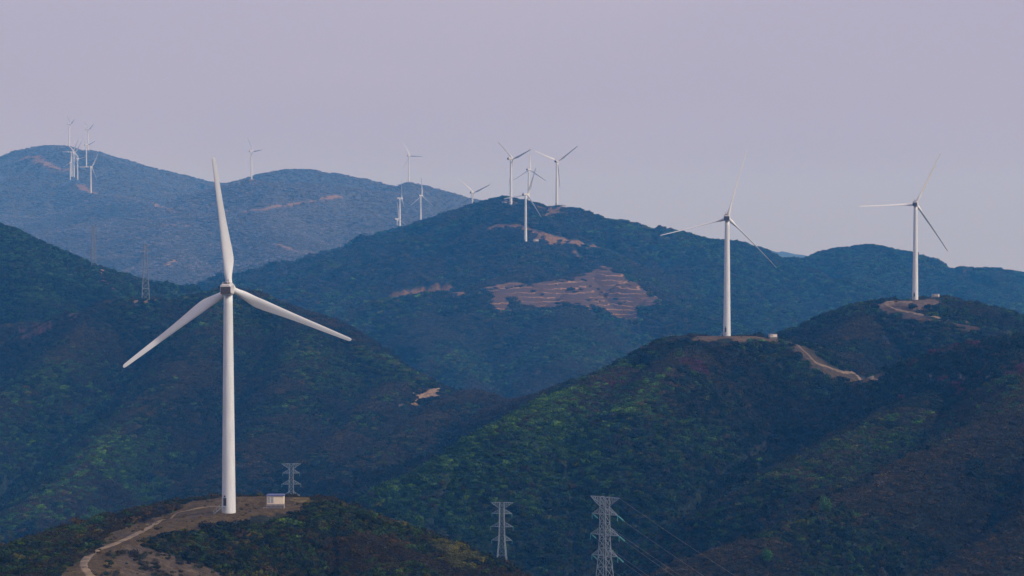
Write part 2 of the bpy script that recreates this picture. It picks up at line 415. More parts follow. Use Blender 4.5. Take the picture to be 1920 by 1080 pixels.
# middle mountain
DMAX = 1e9
R, m = poly_mask([(908,548),(960,533),(1060,524),(1100,512),(1118,501),(1150,505),(1165,520),(1192,530),(1218,550),(1252,568),(1200,582),(1110,584),(1050,576),(1000,572),(918,576)], 1.0)
TERR[R] = np.maximum(TERR[R], m)
for L, w, a in [([(740,559),(770,555),(800,550),(830,549),(858,550)],9,.8),([(900,544),(930,537),(980,533)],7,.8),
                ([(918,427),(945,424),(985,432),(1020,440),(1050,450)],11,.8),([(1040,450),(1080,457),(1117,463)],9,.9),([(1117,463),(1100,467),(1077,471)],7,.8),
                ([(1000,452),(1030,453),(1060,449)],7,.8),([(1006,462),(985,478),(950,500),(925,520)],7,.4),([(1118,500),(1135,503)],9,.9)]:
    soil(line_mask(L, w*(1.25 if L[0][0] in (740,900) else .85), .5), RED, a)
soil(poly_mask([(1000,390),(1014,385),(1040,388),(1066,386),(1062,396),(1045,408),(1030,412),(1012,400)], 1.0), RED, .75)
soil(poly_mask([(928,378),(945,374),(978,384),(975,388),(950,386)], .6), RED, .7)
soil(poly_mask([(1048,382),(1068,381),(1068,388),(1050,388)], .5), RED, .8)
for c in [(1030,668,18,9),(950,730,8,9),(990,735,12,6),(1300,560,18,8),(860,500,20,8),(760,480,25,6)]:
    soil(poly_mask([(c[0]+c[2]*math.cos(a), c[1]+c[3]*math.sin(a)) for a in np.linspace(0, 2*PI, 9)[:-1]], 2.5), (.16,.085,.08), .45)
soil(poly_mask([(1790,502),(1860,505),(1850,512),(1795,510)], 1.5), (.2,.1,.08), .6)
# far mountain
for L, w, a in [([(42,296),(75,304),(100,314),(125,318)],26,.8),([(150,348),(160,357),(178,363)],26,.8),([(185,365),(235,371),(262,377)],12,.6),([(262,378),(290,381),(305,387)],20,.8),
                ([(300,388),(325,396)],16,.6),([(457,396),(490,394),(530,386),(565,379),(600,374),(635,367)],18,.85),([(300,423),(352,423)],14,.8),([(515,457),(540,465),(560,472)],14,.8),([(450,340),(471,337)],16,.8),([(670,352),(690,354)],14,.5),([(715,345),(745,348),(760,350)],16,.4)]:
    soil(line_mask(L, w*.65, .6), PINK, a*.85)
soil(poly_mask([(310,495),(318,489),(330,485),(332,490),(322,497)], .6), PINK, .9)
soil(poly_mask([(95,318),(130,320),(125,332),(100,328)], 2), PINK, .45)
soil(poly_mask([(165,335),(195,325),(190,340),(170,342)], 2), PINK, .45)
# lush spring-green slopes
for pix, a in [([(680,935),(800,868),(950,786),(1060,730),(1180,720),(1240,760),(1120,830),(1000,880),(900,960),(790,990),(700,970)],.75),
            ([(-20,830),(60,790),(150,740),(260,800),(300,880),(230,930),(100,975),(-20,985)],.75),([(60,740),(140,680),(190,700),(150,760)],.5),([(220,700),(300,690),(290,740),(230,750)],.4),
            ([(1000,850),(1150,810),(1130,900),(960,960),(880,1000),(850,985)],.6),([(1340,790),(1400,780),(1410,830),(1330,850)],.6),([(560,740),(600,710),(640,740),(590,780)],.35),
            ([(1280,800),(1350,800),(1380,860),(1290,880)],.7),([(1320,650),(1200,660),(1240,690)],.2),([(1100,710),(1270,660),(1290,700),(1150,760)],.3),([(1000,560),(1300,590),(1200,640),(700,620),(650,580)],.3)]:
    R, m = poly_mask(pix, 3.5)
    GREEN[R] = np.maximum(GREEN[R], m*a)

BARE_HAZE = (np.clip((YY-4300)/900, 0, 1)*(.45+.5*fbm(XX, YY, 500, 3, 77))).astype(np.float32)  # bare far woods; haze paleness painted in, growing with distance

# ------------------------------------------------------------------ terrain material
def terrain_mat():
    m = bpy.data.materials.new('wooded hillside'); m.use_nodes = True
    nt = m.node_tree; N = nt.nodes; L = nt.links
    b = N['Principled BSDF']; b.inputs['Roughness'].default_value = .95
    b.inputs['Specular IOR Level'].default_value = .1
    geo = N.new('ShaderNodeNewGeometry')
    def noise(scale, det=5, rough=.6):
        n = N.new('ShaderNodeTexNoise'); n.inputs['Scale'].default_value = scale; n.inputs['Detail'].default_value = det; n.inputs['Roughness'].default_value = rough
        L.new(geo.outputs['Position'], n.inputs['Vector']); return n
    def ramp(src, stops):
        r = N.new('ShaderNodeValToRGB'); e = r.color_ramp.elements
        e[0].position, e[0].color = stops[0][0], (*stops[0][1], 1)
        e[1].position, e[1].color = stops[-1][0], (*stops[-1][1], 1)
        for p, c in stops[1:-1]:
            x = e.new(p); x.color = (*c, 1)
        L.new(src, r.inputs[0]); return r
    def mix(fac, a, c, mode='MIX'):
        x = N.new('ShaderNodeMix'); x.data_type = 'RGBA'; x.blend_type = mode
        if isinstance(fac, float): x.inputs[0].default_value = fac
        else: L.new(fac, x.inputs[0])
        for s, k in ((a, 6), (c, 7)):
            if isinstance(s, tuple): x.inputs[k].default_value = (*s, 1)
            else: L.new(s, x.inputs[k])
        return x.outputs[2]
    def math_(op, a, c=None, clamp=False):
        x = N.new('ShaderNodeMath'); x.operation = op; x.use_clamp = clamp
        for s, k in ((a, 0), (c, 1)):
            if s is None: continue
            if isinstance(s, (int, float)): x.inputs[k].default_value = s
            else: L.new(s, x.inputs[k])
        return x.outputs[0]
    big, fine = noise(.006, 6), noise(.16, 5, .7)
    veg1 = ramp(fine.outputs['Fac'], [(.3,(.005,.007,.006)),(.5,(.016,.017,.012)),(.68,(.036,.033,.022))])
    veg2 = ramp(fine.outputs['Fac'], [(.3,(.006,.011,.006)),(.5,(.017,.027,.011)),(.68,(.035,.050,.017))])
    bf = ramp(big.outputs['Fac'], [(.42,(0,0,0)),(.6,(1,1,1))])
    ag = N.new('ShaderNodeAttribute'); ag.attribute_name = 'green'
    gf = math_('MAXIMUM', math_('MULTIPLY', bf.outputs[0], .55), ag.outputs['Fac'], True)
    veg = mix(gf, veg1.outputs[0], veg2.outputs[0])
    # soil
    at = N.new('ShaderNodeAttribute'); at.attribute_name = 'soil'
    sn = noise(.35, 6, .75)
    sv = ramp(sn.outputs['Fac'], [(.32,(.35,.35,.35)),(.55,(.95,.95,.95)),(.7,(1.5,1.5,1.5))])
    sc = mix(1.0, at.outputs['Color'], sv.outputs[0], 'MULTIPLY')
    edge = noise(.12, 6, .7)
    e1 = math_('MULTIPLY_ADD', edge.outputs['Fac'], 1.4); N[-1].inputs[2].default_value = -.7
    amt = math_('SUBTRACT', math_('MULTIPLY', math_('ADD', at.outputs['Alpha'], e1), 2.6), .75, True)
    has = math_('GREATER_THAN', at.outputs['Alpha'], .02)
    bw = N.new('ShaderNodeAttribute'); bw.attribute_name = 'bare_wood_haze'
    veg = mix(bw.outputs['Fac'], veg, ramp(fine.outputs['Fac'], [(.3,(.055,.058,.075)),(.7,(.125,.115,.11))]).outputs[0])  # far woodland colour with the pale haze mixed in
    col = mix(math_('MULTIPLY', amt, has), veg, sc)
    # terraced bare hillside: soil benches following the contour lines
    tr = N.new('ShaderNodeAttribute'); tr.attribute_name = 'terraces'
    sep = N.new('ShaderNodeSeparateXYZ'); L.new(geo.outputs['Position'], sep.inputs[0])
    wob = noise(.012, 4, .6)
    ph = math_('ADD', math_('MULTIPLY', sep.outputs['Z'], 1.25), math_('MULTIPLY', wob.outputs['Fac'], 30))
    st = math_('SINE', ph)
    brk = noise(.022, 5, .7)
    bk = ramp(brk.outputs['Fac'], [(.42,(0,0,0)),(.56,(1,1,1))])
    stf = math_('MULTIPLY', math_('SUBTRACT', math_('MULTIPLY', st, 2.6), 1.9, True), bk.outputs[0])
    slope_col = ramp(sn.outputs['Fac'], [(.3,(.045,.033,.028)),(.7,(.125,.070,.045))])
    tcol = mix(stf, slope_col.outputs[0], (.46,.27,.12))
    col = mix(math_('SUBTRACT', math_('MULTIPLY', math_('ADD', tr.outputs['Fac'], e1), 2.4), .7, True), col, tcol)
    L.new(col, b.inputs['Base Color'])
    bm = N.new('ShaderNodeBump'); bm.inputs['Strength'].default_value = 1.0; bm.inputs['Distance'].default_value = 3.0
    L.new(fine.outputs['Fac'], bm.inputs['Height']); L.new(bm.outputs[0], b.inputs['Normal'])
    return m
M_TERR = terrain_mat()

# ------------------------------------------------------------------ terrain meshes: one structure per hill
HLAB = {'valley':('valley_floor','dark valley floor between the hills'),
 'near':('hill','foreground hill with the dry grass top carrying the largest turbine'),
 'right':('hill','large dark green hillside filling the lower right with a flat turbine crest'),
 'back':('hill','hill with dirt track and boulders under the rightmost turbine'),
 'centre':('hill','broad brown-green hill behind the largest turbine'),
 'left':('hill','dark blue-green slope at the left edge'),
 'mid':('mountain','middle mountain with the terraced reddish slope and several turbines'),
 'far':('mountain','hazy blue far mountain with two small summits on the left'),
 'horizon':('mountain','faint pale blue mountain on the horizon')}
idx = np.arange(NR*NT).reshape(NR, NT)
q = np.stack([idx[:-1,:-1], idx[:-1,1:], idx[1:,1:], idx[1:,:-1]], -1).reshape(-1, 4)
qh = HID[:-1,:-1].reshape(-1)
V = np.stack([XX, YY, Z], -1).reshape(-1, 3)
gy_, gx_ = np.gradient(Z)
cnt_terr = {}
for h, hill in enumerate(HILLS):
    sel = q[qh == h]
    if not len(sel): continue
    used = np.zeros(NR*NT, bool); used[sel.ravel()] = True
    vid = np.nonzero(used)[0]; remap = np.zeros(NR*NT, np.int64); remap[vid] = np.arange(len(vid))
    fc = remap[sel].astype(np.int32)
    me = bpy.data.meshes.new(HLAB[hill][0])
    me.vertices.add(len(vid)); me.vertices.foreach_set('co', V[vid].astype(np.float32).ravel())
    me.loops.add(fc.size); me.loops.foreach_set('vertex_index', fc.ravel())
    me.polygons.add(len(fc)); me.polygons.foreach_set('loop_start', np.arange(0, fc.size, 4, dtype=np.int32))
    me.polygons.foreach_set('use_smooth', np.ones(len(fc), bool))
    me.update(calc_edges=True)
    a = me.attributes.new('soil', 'FLOAT_COLOR', 'POINT'); a.data.foreach_set('color', SOIL.reshape(-1, 4)[vid].ravel())
    a = me.attributes.new('terraces', 'FLOAT', 'POINT'); a.data.foreach_set('value', TERR.ravel()[vid])
    a = me.attributes.new('green', 'FLOAT', 'POINT'); a.data.foreach_set('value', GREEN.ravel()[vid])
    a = me.attributes.new('bare_wood_haze', 'FLOAT', 'POINT'); a.data.foreach_set('value', BARE_HAZE.ravel()[vid])
    me.materials.append(M_TERR)
    o = bpy.data.objects.new(HLAB[hill][0], me); C.objects.link(o)
    tag(o, HLAB[hill][1], kind='structure')

# wide ground sheet under everything, out to the horizon
g = MB(); g.v = [(-14000,-3000,-350),(14000,-3000,-350),(14000,17000,-350),(-14000,17000,-350)]; g.f = [(0,1,2,3)]; g.s = [False]
tag(g.build('ground', mat('valley ground', (.03,.035,.022), .95, var=.4, scale=.01)), 'flat dark ground far below the hills', kind='structure')

# ------------------------------------------------------------------ shrubs (uncountable cover) as instances on points
def leaf_mat(name, k=1.0):
    m = bpy.data.materials.new(name); m.use_nodes = True
    N = m.node_tree.nodes; L = m.node_tree.links; b = N['Principled BSDF']
    b.inputs['Roughness'].default_value = .8; b.inputs['Specular IOR Level'].default_value = .15
    at = N.new('ShaderNodeAttribute'); at.attribute_type = 'INSTANCER'; at.attribute_name = 'tint'
    lf = N.new('ShaderNodeAttribute'); lf.attribute_name = 'leaf'
    mx = N.new('ShaderNodeMix'); mx.data_type = 'RGBA'; mx.blend_type = 'MULTIPLY'; mx.inputs[0].default_value = 1
    L.new(at.outputs['Color'], mx.inputs[6]); L.new(lf.outputs['Color'], mx.inputs[7]); L.new(mx.outputs[2], b.inputs['Base Color'])
    return m
def tint_mat(name, col):
    m = bpy.data.materials.new(name); m.use_nodes = True
    N = m.node_tree.nodes; L = m.node_tree.links; b = N['Principled BSDF']
    b.inputs['Roughness'].default_value = .8; b.inputs['Specular IOR Level'].default_value = .15
    lf = N.new('ShaderNodeAttribute'); lf.attribute_name = 'leaf'
    mx = N.new('ShaderNodeMix'); mx.data_type = 'RGBA'; mx.blend_type = 'MULTIPLY'; mx.inputs[0].default_value = 1
    mx.inputs[6].default_value = (*col, 1); L.new(lf.outputs['Color'], mx.inputs[7]); L.new(mx.outputs[2], b.inputs['Base Color'])
    return m
def crown_mesh(name, n, leaf, lobes, seed, twig=False, mat_=None, flat=.75):
    """leaf faces scattered on and in a few uneven lobes; unit radius, sitting on z=0"""
    r = np.random.default_rng(seed)
    cen = np.stack([r.uniform(-.5,.5,lobes), r.uniform(-.5,.5,lobes), r.uniform(.25,.75,lobes)*flat], 1); cen[0] = (0,0,.45*flat)
    rad = r.uniform(.35,.6,lobes); rad[0] = .62
    which = r.choice(lobes, n, p=rad**2/np.sum(rad**2))
    d = r.normal(size=(n,3)); d /= np.linalg.norm(d, axis=1)[:,None]
    rr = rad[which]*r.uniform(.35,1.05,n)**.5
    pos = cen[which] + d*rr[:,None]*[1,1,flat]
    pos[:,2] = np.maximum(pos[:,2], .02)
    nr = d + r.normal(size=(n,3))*.55; nr /= np.linalg.norm(nr, axis=1)[:,None]
    t1 = np.cross(nr, r.normal(size=(n,3))); t1 /= np.linalg.norm(t1, axis=1)[:,None]
    t2 = np.cross(nr, t1)
    s = leaf*r.uniform(.6,1.4,n)[:,None]
    w = .28 if twig else .8
    q0, q1, q2, q3 = pos - t1*s, pos + t2*s*w, pos + t1*s, pos - t2*s*w
    Vv = np.stack([q0,q1,q2,q3],1).reshape(-1,3).astype(np.float32)
    me = bpy.data.meshes.new(name)
    me.vertices.add(4*n); me.vertices.foreach_set('co', Vv.ravel())
    fc = np.arange(4*n, dtype=np.int32)
    me.loops.add(4*n); me.loops.foreach_set('vertex_index', fc)
    me.polygons.add(n); me.polygons.foreach_set('loop_start', np.arange(0,4*n,4,dtype=np.int32))
    me.update(calc_edges=True)
    k = r.uniform(.55,1.5,n)[:,None]*np.array([[1,1,1]]) * (1 + r.normal(size=(n,3))*.08)
    col = np.repeat(np.concatenate([k, np.ones((n,1))],1), 4, axis=0).astype(np.float32)
    a = me.attributes.new('leaf','FLOAT_COLOR','POINT'); a.data.foreach_set('color', col.ravel())
    me.materials.append(mat_)
    return me
M_LEAF = leaf_mat('scrub leaves')
protos = bpy.data.collections.new('shrub_kinds')
for i, (n, lf, lo, tw) in enumerate([(300,.13,5,False),(260,.15,4,False),(340,.12,6,False),(300,.17,5,True),(260,.19,6,True)]):
    o = bpy.data.objects.new('shrub_kind_%d' % i, crown_mesh('shrub', n, lf, lo, 100+i, tw, M_LEAF))
    protos.objects.link(o)

KSP = .00145
y0, y1 = 560.0, 7200.0
nr_, nt_ = int(math.log(y1/y0)/KSP), int(.64/KSP)
jj, ii = np.meshgrid(np.arange(nr_), np.arange(nt_), indexing='ij')
py = y0*np.exp((jj + rng.uniform(-.5,.5,jj.shape))*KSP)
tx = -.32 + (ii + rng.uniform(-.5,.5,ii.shape))*KSP
px = tx*py
pz = Hs(px, py)
siz = KSP*py*np.exp(rng.normal(size=py.shape)*.45)*1.0
siz = np.clip(siz*.92, .55, np.where(py < 2700, 3.6, np.where(py < 4600, 6.0, 6.5)))
# what can be seen (with room for a step to the side)
elev = (pz + siz*2.2 + 2)/py
ground = pz/py
run = np.maximum.accumulate(ground, axis=0)
run = np.concatenate([np.full((6, nt_), -9.0), run[:-6]], 0)
for s in (-3, 3): run = np.minimum(run, np.roll(run, s, axis=1))
vis = elev > run - .0015
vis &= elev > -.16
vis &= (py < 4300) | (rng.uniform(size=py.shape) < .7)
u = (px/py + TW)/(2*TW)*(NT-1); v = (np.log(py)-ly[0])/(ly[-1]-ly[0])*(NR-1)
ui = np.clip(u.astype(int),0,NT-1); vi = np.clip(v.astype(int),0,NR-1)
sm = SOIL[vi, ui, 3]; tm = TERR[vi, ui]; gm = GREEN[vi, ui]; hid = HID[vi, ui]; dst = DIST[vi, ui]
vis &= rng.uniform(size=py.shape) > np.clip(sm*1.6-.25,0,.985)
vis &= rng.uniform(size=py.shape) > tm*.975
for t in TURB[:3]:
    b = unproj(t[7][0], t[7][1], t[2]); vis &= np.hypot(px-b[0], py-b[1]) > 14
for (hx_, hy_, hd_) in ((517,952,712),(1448,634,1350),(1753,559,1650)):
    b = unproj(hx_, hy_, hd_); vis &= ~((np.abs(px-b[0]) < 4.5) & (py-b[1] > -15) & (py-b[1] < 8))
X_, Y_, Z_, S_ = px[vis], py[vis], pz[vis], siz[vis]
G_, D_ = gm[vis], dst[vis]
H_ = hid[vis]; SM_ = sm[vis]
n = len(X_)
print('shrubs', n)
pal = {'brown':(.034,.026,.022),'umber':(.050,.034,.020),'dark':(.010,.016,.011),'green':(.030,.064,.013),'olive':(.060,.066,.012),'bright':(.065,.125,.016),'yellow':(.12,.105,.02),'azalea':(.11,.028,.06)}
P_ = np.array(list(pal.values()))
big = fbm(X_, Y_, 120, 3, 31); med = fbm(X_, Y_, 34, 3, 33); r1 = rng.uniform(size=n)
gi = np.clip((big-.42)*3 + (med-.5)*2.2, 0, 1)*.55 + G_*.55
choice = np.zeros(n, int)
choice[:] = 0
choice[r1 < .30] = 1
choice[(med > .52) & (r1 > .35)] = 2
gs = rng.uniform(size=n) < gi
choice[gs] = 3
r2 = rng.uniform(size=n)
choice[gs & (r2 < .30)] = 4
choice[gs & (r2 < .05 + .30*G_)] = 5
near = H_ == 1
choice[near & (r2 < .006)] = 6
lf_ = (H_ == HILLS.index('left')) & (rng.uniform(size=n) < .75); choice[lf_] = np.where(r2[lf_] < .55, 2, 3)
md_ = (H_ == HILLS.index('mid')) & (X_/Y_ > .075) & (rng.uniform(size=n) < .6); choice[md_] = np.where(r2[md_] < .5, 2, 3)
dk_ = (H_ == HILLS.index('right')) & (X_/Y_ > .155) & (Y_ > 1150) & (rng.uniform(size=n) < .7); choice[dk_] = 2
# hollows hold darker growth, crests browner; relief shading is painted into the tint too
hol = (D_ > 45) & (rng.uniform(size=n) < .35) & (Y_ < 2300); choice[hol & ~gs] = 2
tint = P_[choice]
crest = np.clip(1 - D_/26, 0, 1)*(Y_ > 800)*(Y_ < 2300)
tint = tint*(1 + .75*crest[:,None]*np.array([[1.15,1.0,.6]])) * (1 - .38*np.clip((D_-40)/60, 0, 1)*(Y_ > 800)*(Y_ < 2300))[:,None]  # painted relief shading: lighter crests, darker hollows
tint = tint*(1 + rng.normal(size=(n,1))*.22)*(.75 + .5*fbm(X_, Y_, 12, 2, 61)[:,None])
# near hill: warm olive and umber scrub
wn = near[:,None]*1.0
tint = tint*(1-wn) + wn*tint*np.array([[1.35,1.1,.4]])
for (cx, cy, rr, col, pr) in [(1305,688,7,'azalea',.8),(1165,735,18,'azalea',.10),(1175,705,10,'azalea',.10),(1790,690,30,'azalea',.06),(1905,694,8,'azalea',.5),(660,625,18,'azalea',.1),(850,1030,6,'yellow',.8),(872,1045,5,'yellow',.7),(185,975,7,'bright',.9),(1130,1000,10,'azalea',0)]:
    p = hit(cx, cy); m = (np.hypot(X_-p[0], (Y_-p[1])*.6) < rr) & (rng.uniform(size=n) < pr)
    tint[m] = pal[col]
tint = np.clip(tint*.60, .003, .5)*np.array([[1.05,1.08,.6]])
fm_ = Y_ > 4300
tint = np.where(fm_[:,None], np.array([[.165,.15,.17]])*(.6+.8*fbm(X_,Y_,160,3,97)[:,None])*(1+rng.normal(size=(n,1))*.1), tint)  # far shrubs match: pale lilac haze painted into their tint
tint *= np.where((Y_ > 2300) & ~fm_, 1.5, 1.0)[:,None]*np.where(((Y_ > 2300) & ~fm_)[:,None], np.array([[1.05,1.15,2.0]]), 1)  # mid-distance shrubs brightened and blued, haze painted into the tint
kind = rng.integers(0, 3, n)
tw = (choice <= 1) & (rng.uniform(size=n) < .6)
kind[tw] = rng.integers(3, 5, tw.sum())
S_ = S_*np.where(SM_ > .5, .45, 1.0)*np.where(choice == 2, 1.12, 1)
hs = rng.uniform(.6, 1.15, n)*np.where(D_ < 25, .8, 1.0)
hs = hs*np.where(Y_ > 2600, .8, 1)*np.where(Y_ > 4300, .65, 1)
me = bpy.data.meshes.new('shrub_cover')
me.vertices.add(n); me.vertices.foreach_set('co', np.stack([X_,Y_,Z_-S_*.12],1).astype(np.float32).ravel())
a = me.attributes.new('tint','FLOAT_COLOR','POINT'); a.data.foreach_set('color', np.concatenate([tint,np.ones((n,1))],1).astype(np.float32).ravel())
a = me.attributes.new('size','FLOAT_VECTOR','POINT'); a.data.foreach_set('vector', np.stack([S_,S_,S_*hs],1).astype(np.float32).ravel())
a = me.attributes.new('turn','FLOAT_VECTOR','POINT'); a.data.foreach_set('vector', np.stack([rng.uniform(-.15,.15,n),rng.uniform(-.15,.15,n),rng.uniform(0,6.28,n)],1).astype(np.float32).ravel())
a = me.attributes.new('kind_index','INT','POINT'); a.data.foreach_set('value', kind.astype(np.int32))
sc_ = bpy.data.objects.new('shrub_cover', me); C.objects.link(sc_)
tag(sc_, 'dense scrub and small trees covering the hillsides', 'vegetation', kind='stuff')
ng = bpy.data.node_groups.new('scatter shrubs', 'GeometryNodeTree')
ng.interface.new_socket('Geometry', in_out='INPUT', socket_type='NodeSocketGeometry')
ng.interface.new_socket('Geometry', in_out='OUTPUT', socket_type='NodeSocketGeometry')
N, L = ng.nodes, ng.links
gi_, go_ = N.new('NodeGroupInput'), N.new('NodeGroupOutput')
m2p = N.new('GeometryNodeMeshToPoints'); iop = N.new('GeometryNodeInstanceOnPoints'); ci = N.new('GeometryNodeCollectionInfo')
ci.inputs['Collection'].default_value = protos; ci.inputs['Separate Children'].default_value = True; ci.inputs['Reset Children'].default_value = True
def named(nm, dt):
    k = N.new('GeometryNodeInputNamedAttribute'); k.data_type = dt; k.inputs['Name'].default_value = nm; return k.outputs['Attribute']
L.new(gi_.outputs[0], m2p.inputs[0]); L.new(m2p.outputs[0], iop.inputs['Points']); L.new(ci.outputs[0], iop.inputs['Instance'])
iop.inputs['Pick Instance'].default_value = True
L.new(named('kind_index','INT'), iop.inputs['Instance Index'])
L.new(named('size','FLOAT_VECTOR'), iop.inputs['Scale'])
L.new(named('turn','FLOAT_VECTOR'), iop.inputs['Rotation'])
L.new(iop.outputs[0], go_.inputs[0])
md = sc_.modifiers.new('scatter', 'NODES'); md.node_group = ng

# ------------------------------------------------------------------ wind turbine
def chord_at(r):
    ks = [(1.2,1.9),(3.0,1.9),(5.5,2.6),(8.5,3.15),(11,3.05),(16,2.45),(22,1.9),(28,1.6),(33,1.35),(36.5,1.15),(38,1.0),(38.3,.8),(38.5,.4)]
    for (a, ca), (b, cb) in zip(ks, ks[1:]):
        if r <= b: return ca + (cb-ca)*(r-a)/(b-a)
    return .1
def blade_mb():
    mb = MB(); rings = []
    for r in [1.2,2,3,4,5.2,6.5,8,9.5,11.5,14,17,20,24,28,32,35,36.8,37.8,38.3,38.5]:
        c = chord_at(r)
        k = min(1, max(0, (r-2.6)/6)); k = k*k*(3-2*k)
        th = 1.9*(1-k) + k*c*(.26 - .10*r/38.5)
        tw_ = math.radians(14)*(1 - r/38.5)**2*k
        ring = []
        for s in range(20):
            a = 2*PI*s/20
            # ellipse blending into an airfoil with its thick nose on -X
            x = math.cos(a)*c/2; y = math.sin(a)*th/2
            if k > 0:
                u = (x/c + .5)
                prof = 1.0 - k*max(0, (u-.3))/.7*.85
                y *= prof
            x += k*c*.22 - .0*r            # bulge to the trailing side
            y += -.0009*r*r                # slight bend
            ring.append((x*math.cos(tw_) - y*math.sin(tw_), x*math.sin(tw_) + y*math.cos(tw_), r))
        rings.append(ring)
    return mb.rings(rings)
def make_turbine():
    root = empty('wind_turbine', (0,0,0))
    prof = [(2.15,-2.5),(2.15,0),(2.02,.02)]
    tw = MB()
    pr = []
    for k in range(25):
        h = -2.5 + k*(63.4+2.5)/24
        pr.append((2.02 - (2.02-1.28)*max(0,h)/63.4, h))
    tw.lathe(pr, 40)
    tower = tw.build('tower', M_TOWER, root)
    for h in (21.5, 43.0):
        r = 2.02 - .74*h/63.4
        fl = MB().lathe([(r+.001,h-.10),(r+.035,h-.08),(r+.035,h+.08),(r+.001,h+.10)], 40, cap=False).build('flange', M_TOWER, tower)
    # door and stairs on the camera side, left of centre
    a = math.radians(-90-28)
    R = Matrix.Rotation(a + PI/2, 3, 'Z')
    ca, sa = math.cos(a), math.sin(a)
    dr = MB().box((ca*2.0, sa*2.0, 3.3), (1.0,.22,2.3), R)
    door = bevel(dr.build('door', M_DARK, root), .06)
    MB().box((ca*2.13-.3*math.cos(a+PI/2), sa*2.13-.3*math.sin(a+PI/2), 3.2), (.06,.06,.3), R).build('handle', M_STEEL, door)
    MB().box((ca*2.10, sa*2.10, 4.9), (.5,.14,.5), R).build('sign_plate', M_DARK, door)
    st = MB()
    for k in range(9):
        st.box((ca*2.75-.28*k-.3, sa*2.9, 1.95-.24*k), (.32,1.0,.07))
    st.box((ca*2.6, sa*2.75, 2.03), (1.5,1.3,.08), R)
    for q in (-.6,.6):
        st.bar((ca*2.9-.3, sa*2.9+q*.8, 2.0), (ca*2.9-2.8, sa*2.9+q*.8, -.3), .09)
        st.bar((ca*2.9-.3, sa*2.9+q*.8, 3.0), (ca*2.9-2.8, sa*2.9+q*.8, .8), .06)
        for k in range(4): st.bar((ca*2.9-.3-.8*k, sa*2.9+q*.8, 2.0-.72*k), (ca*2.9-.3-.8*k, sa*2.9+q*.8, 3.0-.7*k), .05)
    st.build('stairs', M_STEEL, root)
    # nacelle: +Y points to the rotor
    n_ = MB(); rings = []
    for (y, w, h0, h1, ch) in [(-6.2,2.9,-1.05,1.35,.5),(-5.9,3.2,-1.35,1.62,.45),(-3,3.4,-1.6,1.75,.4),(0,3.4,-1.65,1.75,.4),(1.8,3.2,-1.5,1.6,.55),(2.5,2.5,-1.15,1.2,.7)]:
        hw = w/2
        rings.append([(-hw+ch,y,h0),(hw-ch,y,h0),(hw,y,h0+ch),(hw,y,h1-ch),(hw-ch,y,h1),(-hw+ch,y,h1),(-hw,y,h1-ch),(-hw,y,h0+ch)])
    n_.rings(rings, smooth=False)
    nac = n_.build('nacelle', M_NAC, root)
    MB().box((0,-6.24,-.12), (2.86,.1,1.95)).box((0,-5.95,-.95),(2.9,.5,.5)).build('rear_grille', M_GRILLE, nac)
    MB().box((0,-4.2,1.93), (2.2,2.0,.42)).build('cooler', M_NAC, nac)
    MB().box((-.1,-5.25,1.95), (.9,.5,.34)).build('hatch', M_DARK, nac)
    ms = MB().bar((-.75,-5.6,1.6),(-.75,-5.6,3.0),.09).bar((.75,-5.6,1.6),(.75,-5.6,3.0),.09).bar((-.85,-5.6,2.75),(.85,-5.6,2.75),.09).bar((0,-5.6,2.75),(0,-5.6,4.1),.05)
    ms.build('weather_mast', M_DARK, nac)
    hb = MB().lathe([(1.25,2.45),(1.55,2.8),(1.7,3.6),(1.65,4.6),(1.35,5.4),(.8,5.95),(.15,6.15)], 28, axis='Y')
    hub = hb.build('hub', M_BLADE, root)
    bl = blade_mb().build('blade', M_BLADE, root)
    for k in range(2):
        c = bl.copy(); C.objects.link(c); c.parent = root
    return root
proto_t = make_turbine()
def pose(root, yaw, angles, pitch):
    al = math.radians(yaw)
    Rz = Matrix.Rotation(-al, 4, 'Z')
    k = 0
    for ch in root.children:
        nm = ch.name.split('.')[0]
        if nm in ('nacelle', 'hub'):
            ch.matrix_local = Matrix.Translation((0,0,65)) @ Rz
        elif nm == 'blade':
            th = math.radians(angles[k]); k += 1
            r = Vector((math.cos(al), -math.sin(al), 0)); z = Vector((0,0,1))
            Zl = math.cos(th)*r + math.sin(th)*z
            Xl = math.sin(th)*r - math.cos(th)*z
            Yl = Zl.cross(Xl)
            M = Matrix((Xl, Yl, Zl)).transposed().to_4x4()
            a = Vector((math.sin(al), math.cos(al), 0))
            ch.matrix_local = Matrix.Translation(Vector((0,0,65)) + a*4.1) @ M @ Matrix.Rotation(math.radians(pitch), 4, 'Z')
    bpy.context.view_layer.update
turb_objs = []
for i, (hx, hy, d, Lp, yaw, an, pit, base, lab) in enumerate(TURB):
    o = proto_t if i == 0 else copy_tree(proto_t)
    if base is None:
        base = (hx - 1, hy + 65*F/d)
    if d is None:
        p = hit(*base); d = p[1]
    p = unproj(base[0], base[1], d)
    s = Lp*d/F/65
    # stand the hub at its height over the real ground
    o.location = (p[0], p[1], p[2])
    o.scale = (s, s, s)
    pose(o, yaw, an, pit)
    tag(o, lab, 'wind turbine', 'wind turbines on the hills')
    turb_objs.append(o)
    print('turbine', i, 'd', round(d), 's', round(s, 2), 'ground-base', round(float(Hs(p[0], p[1])) - p[2], 2))

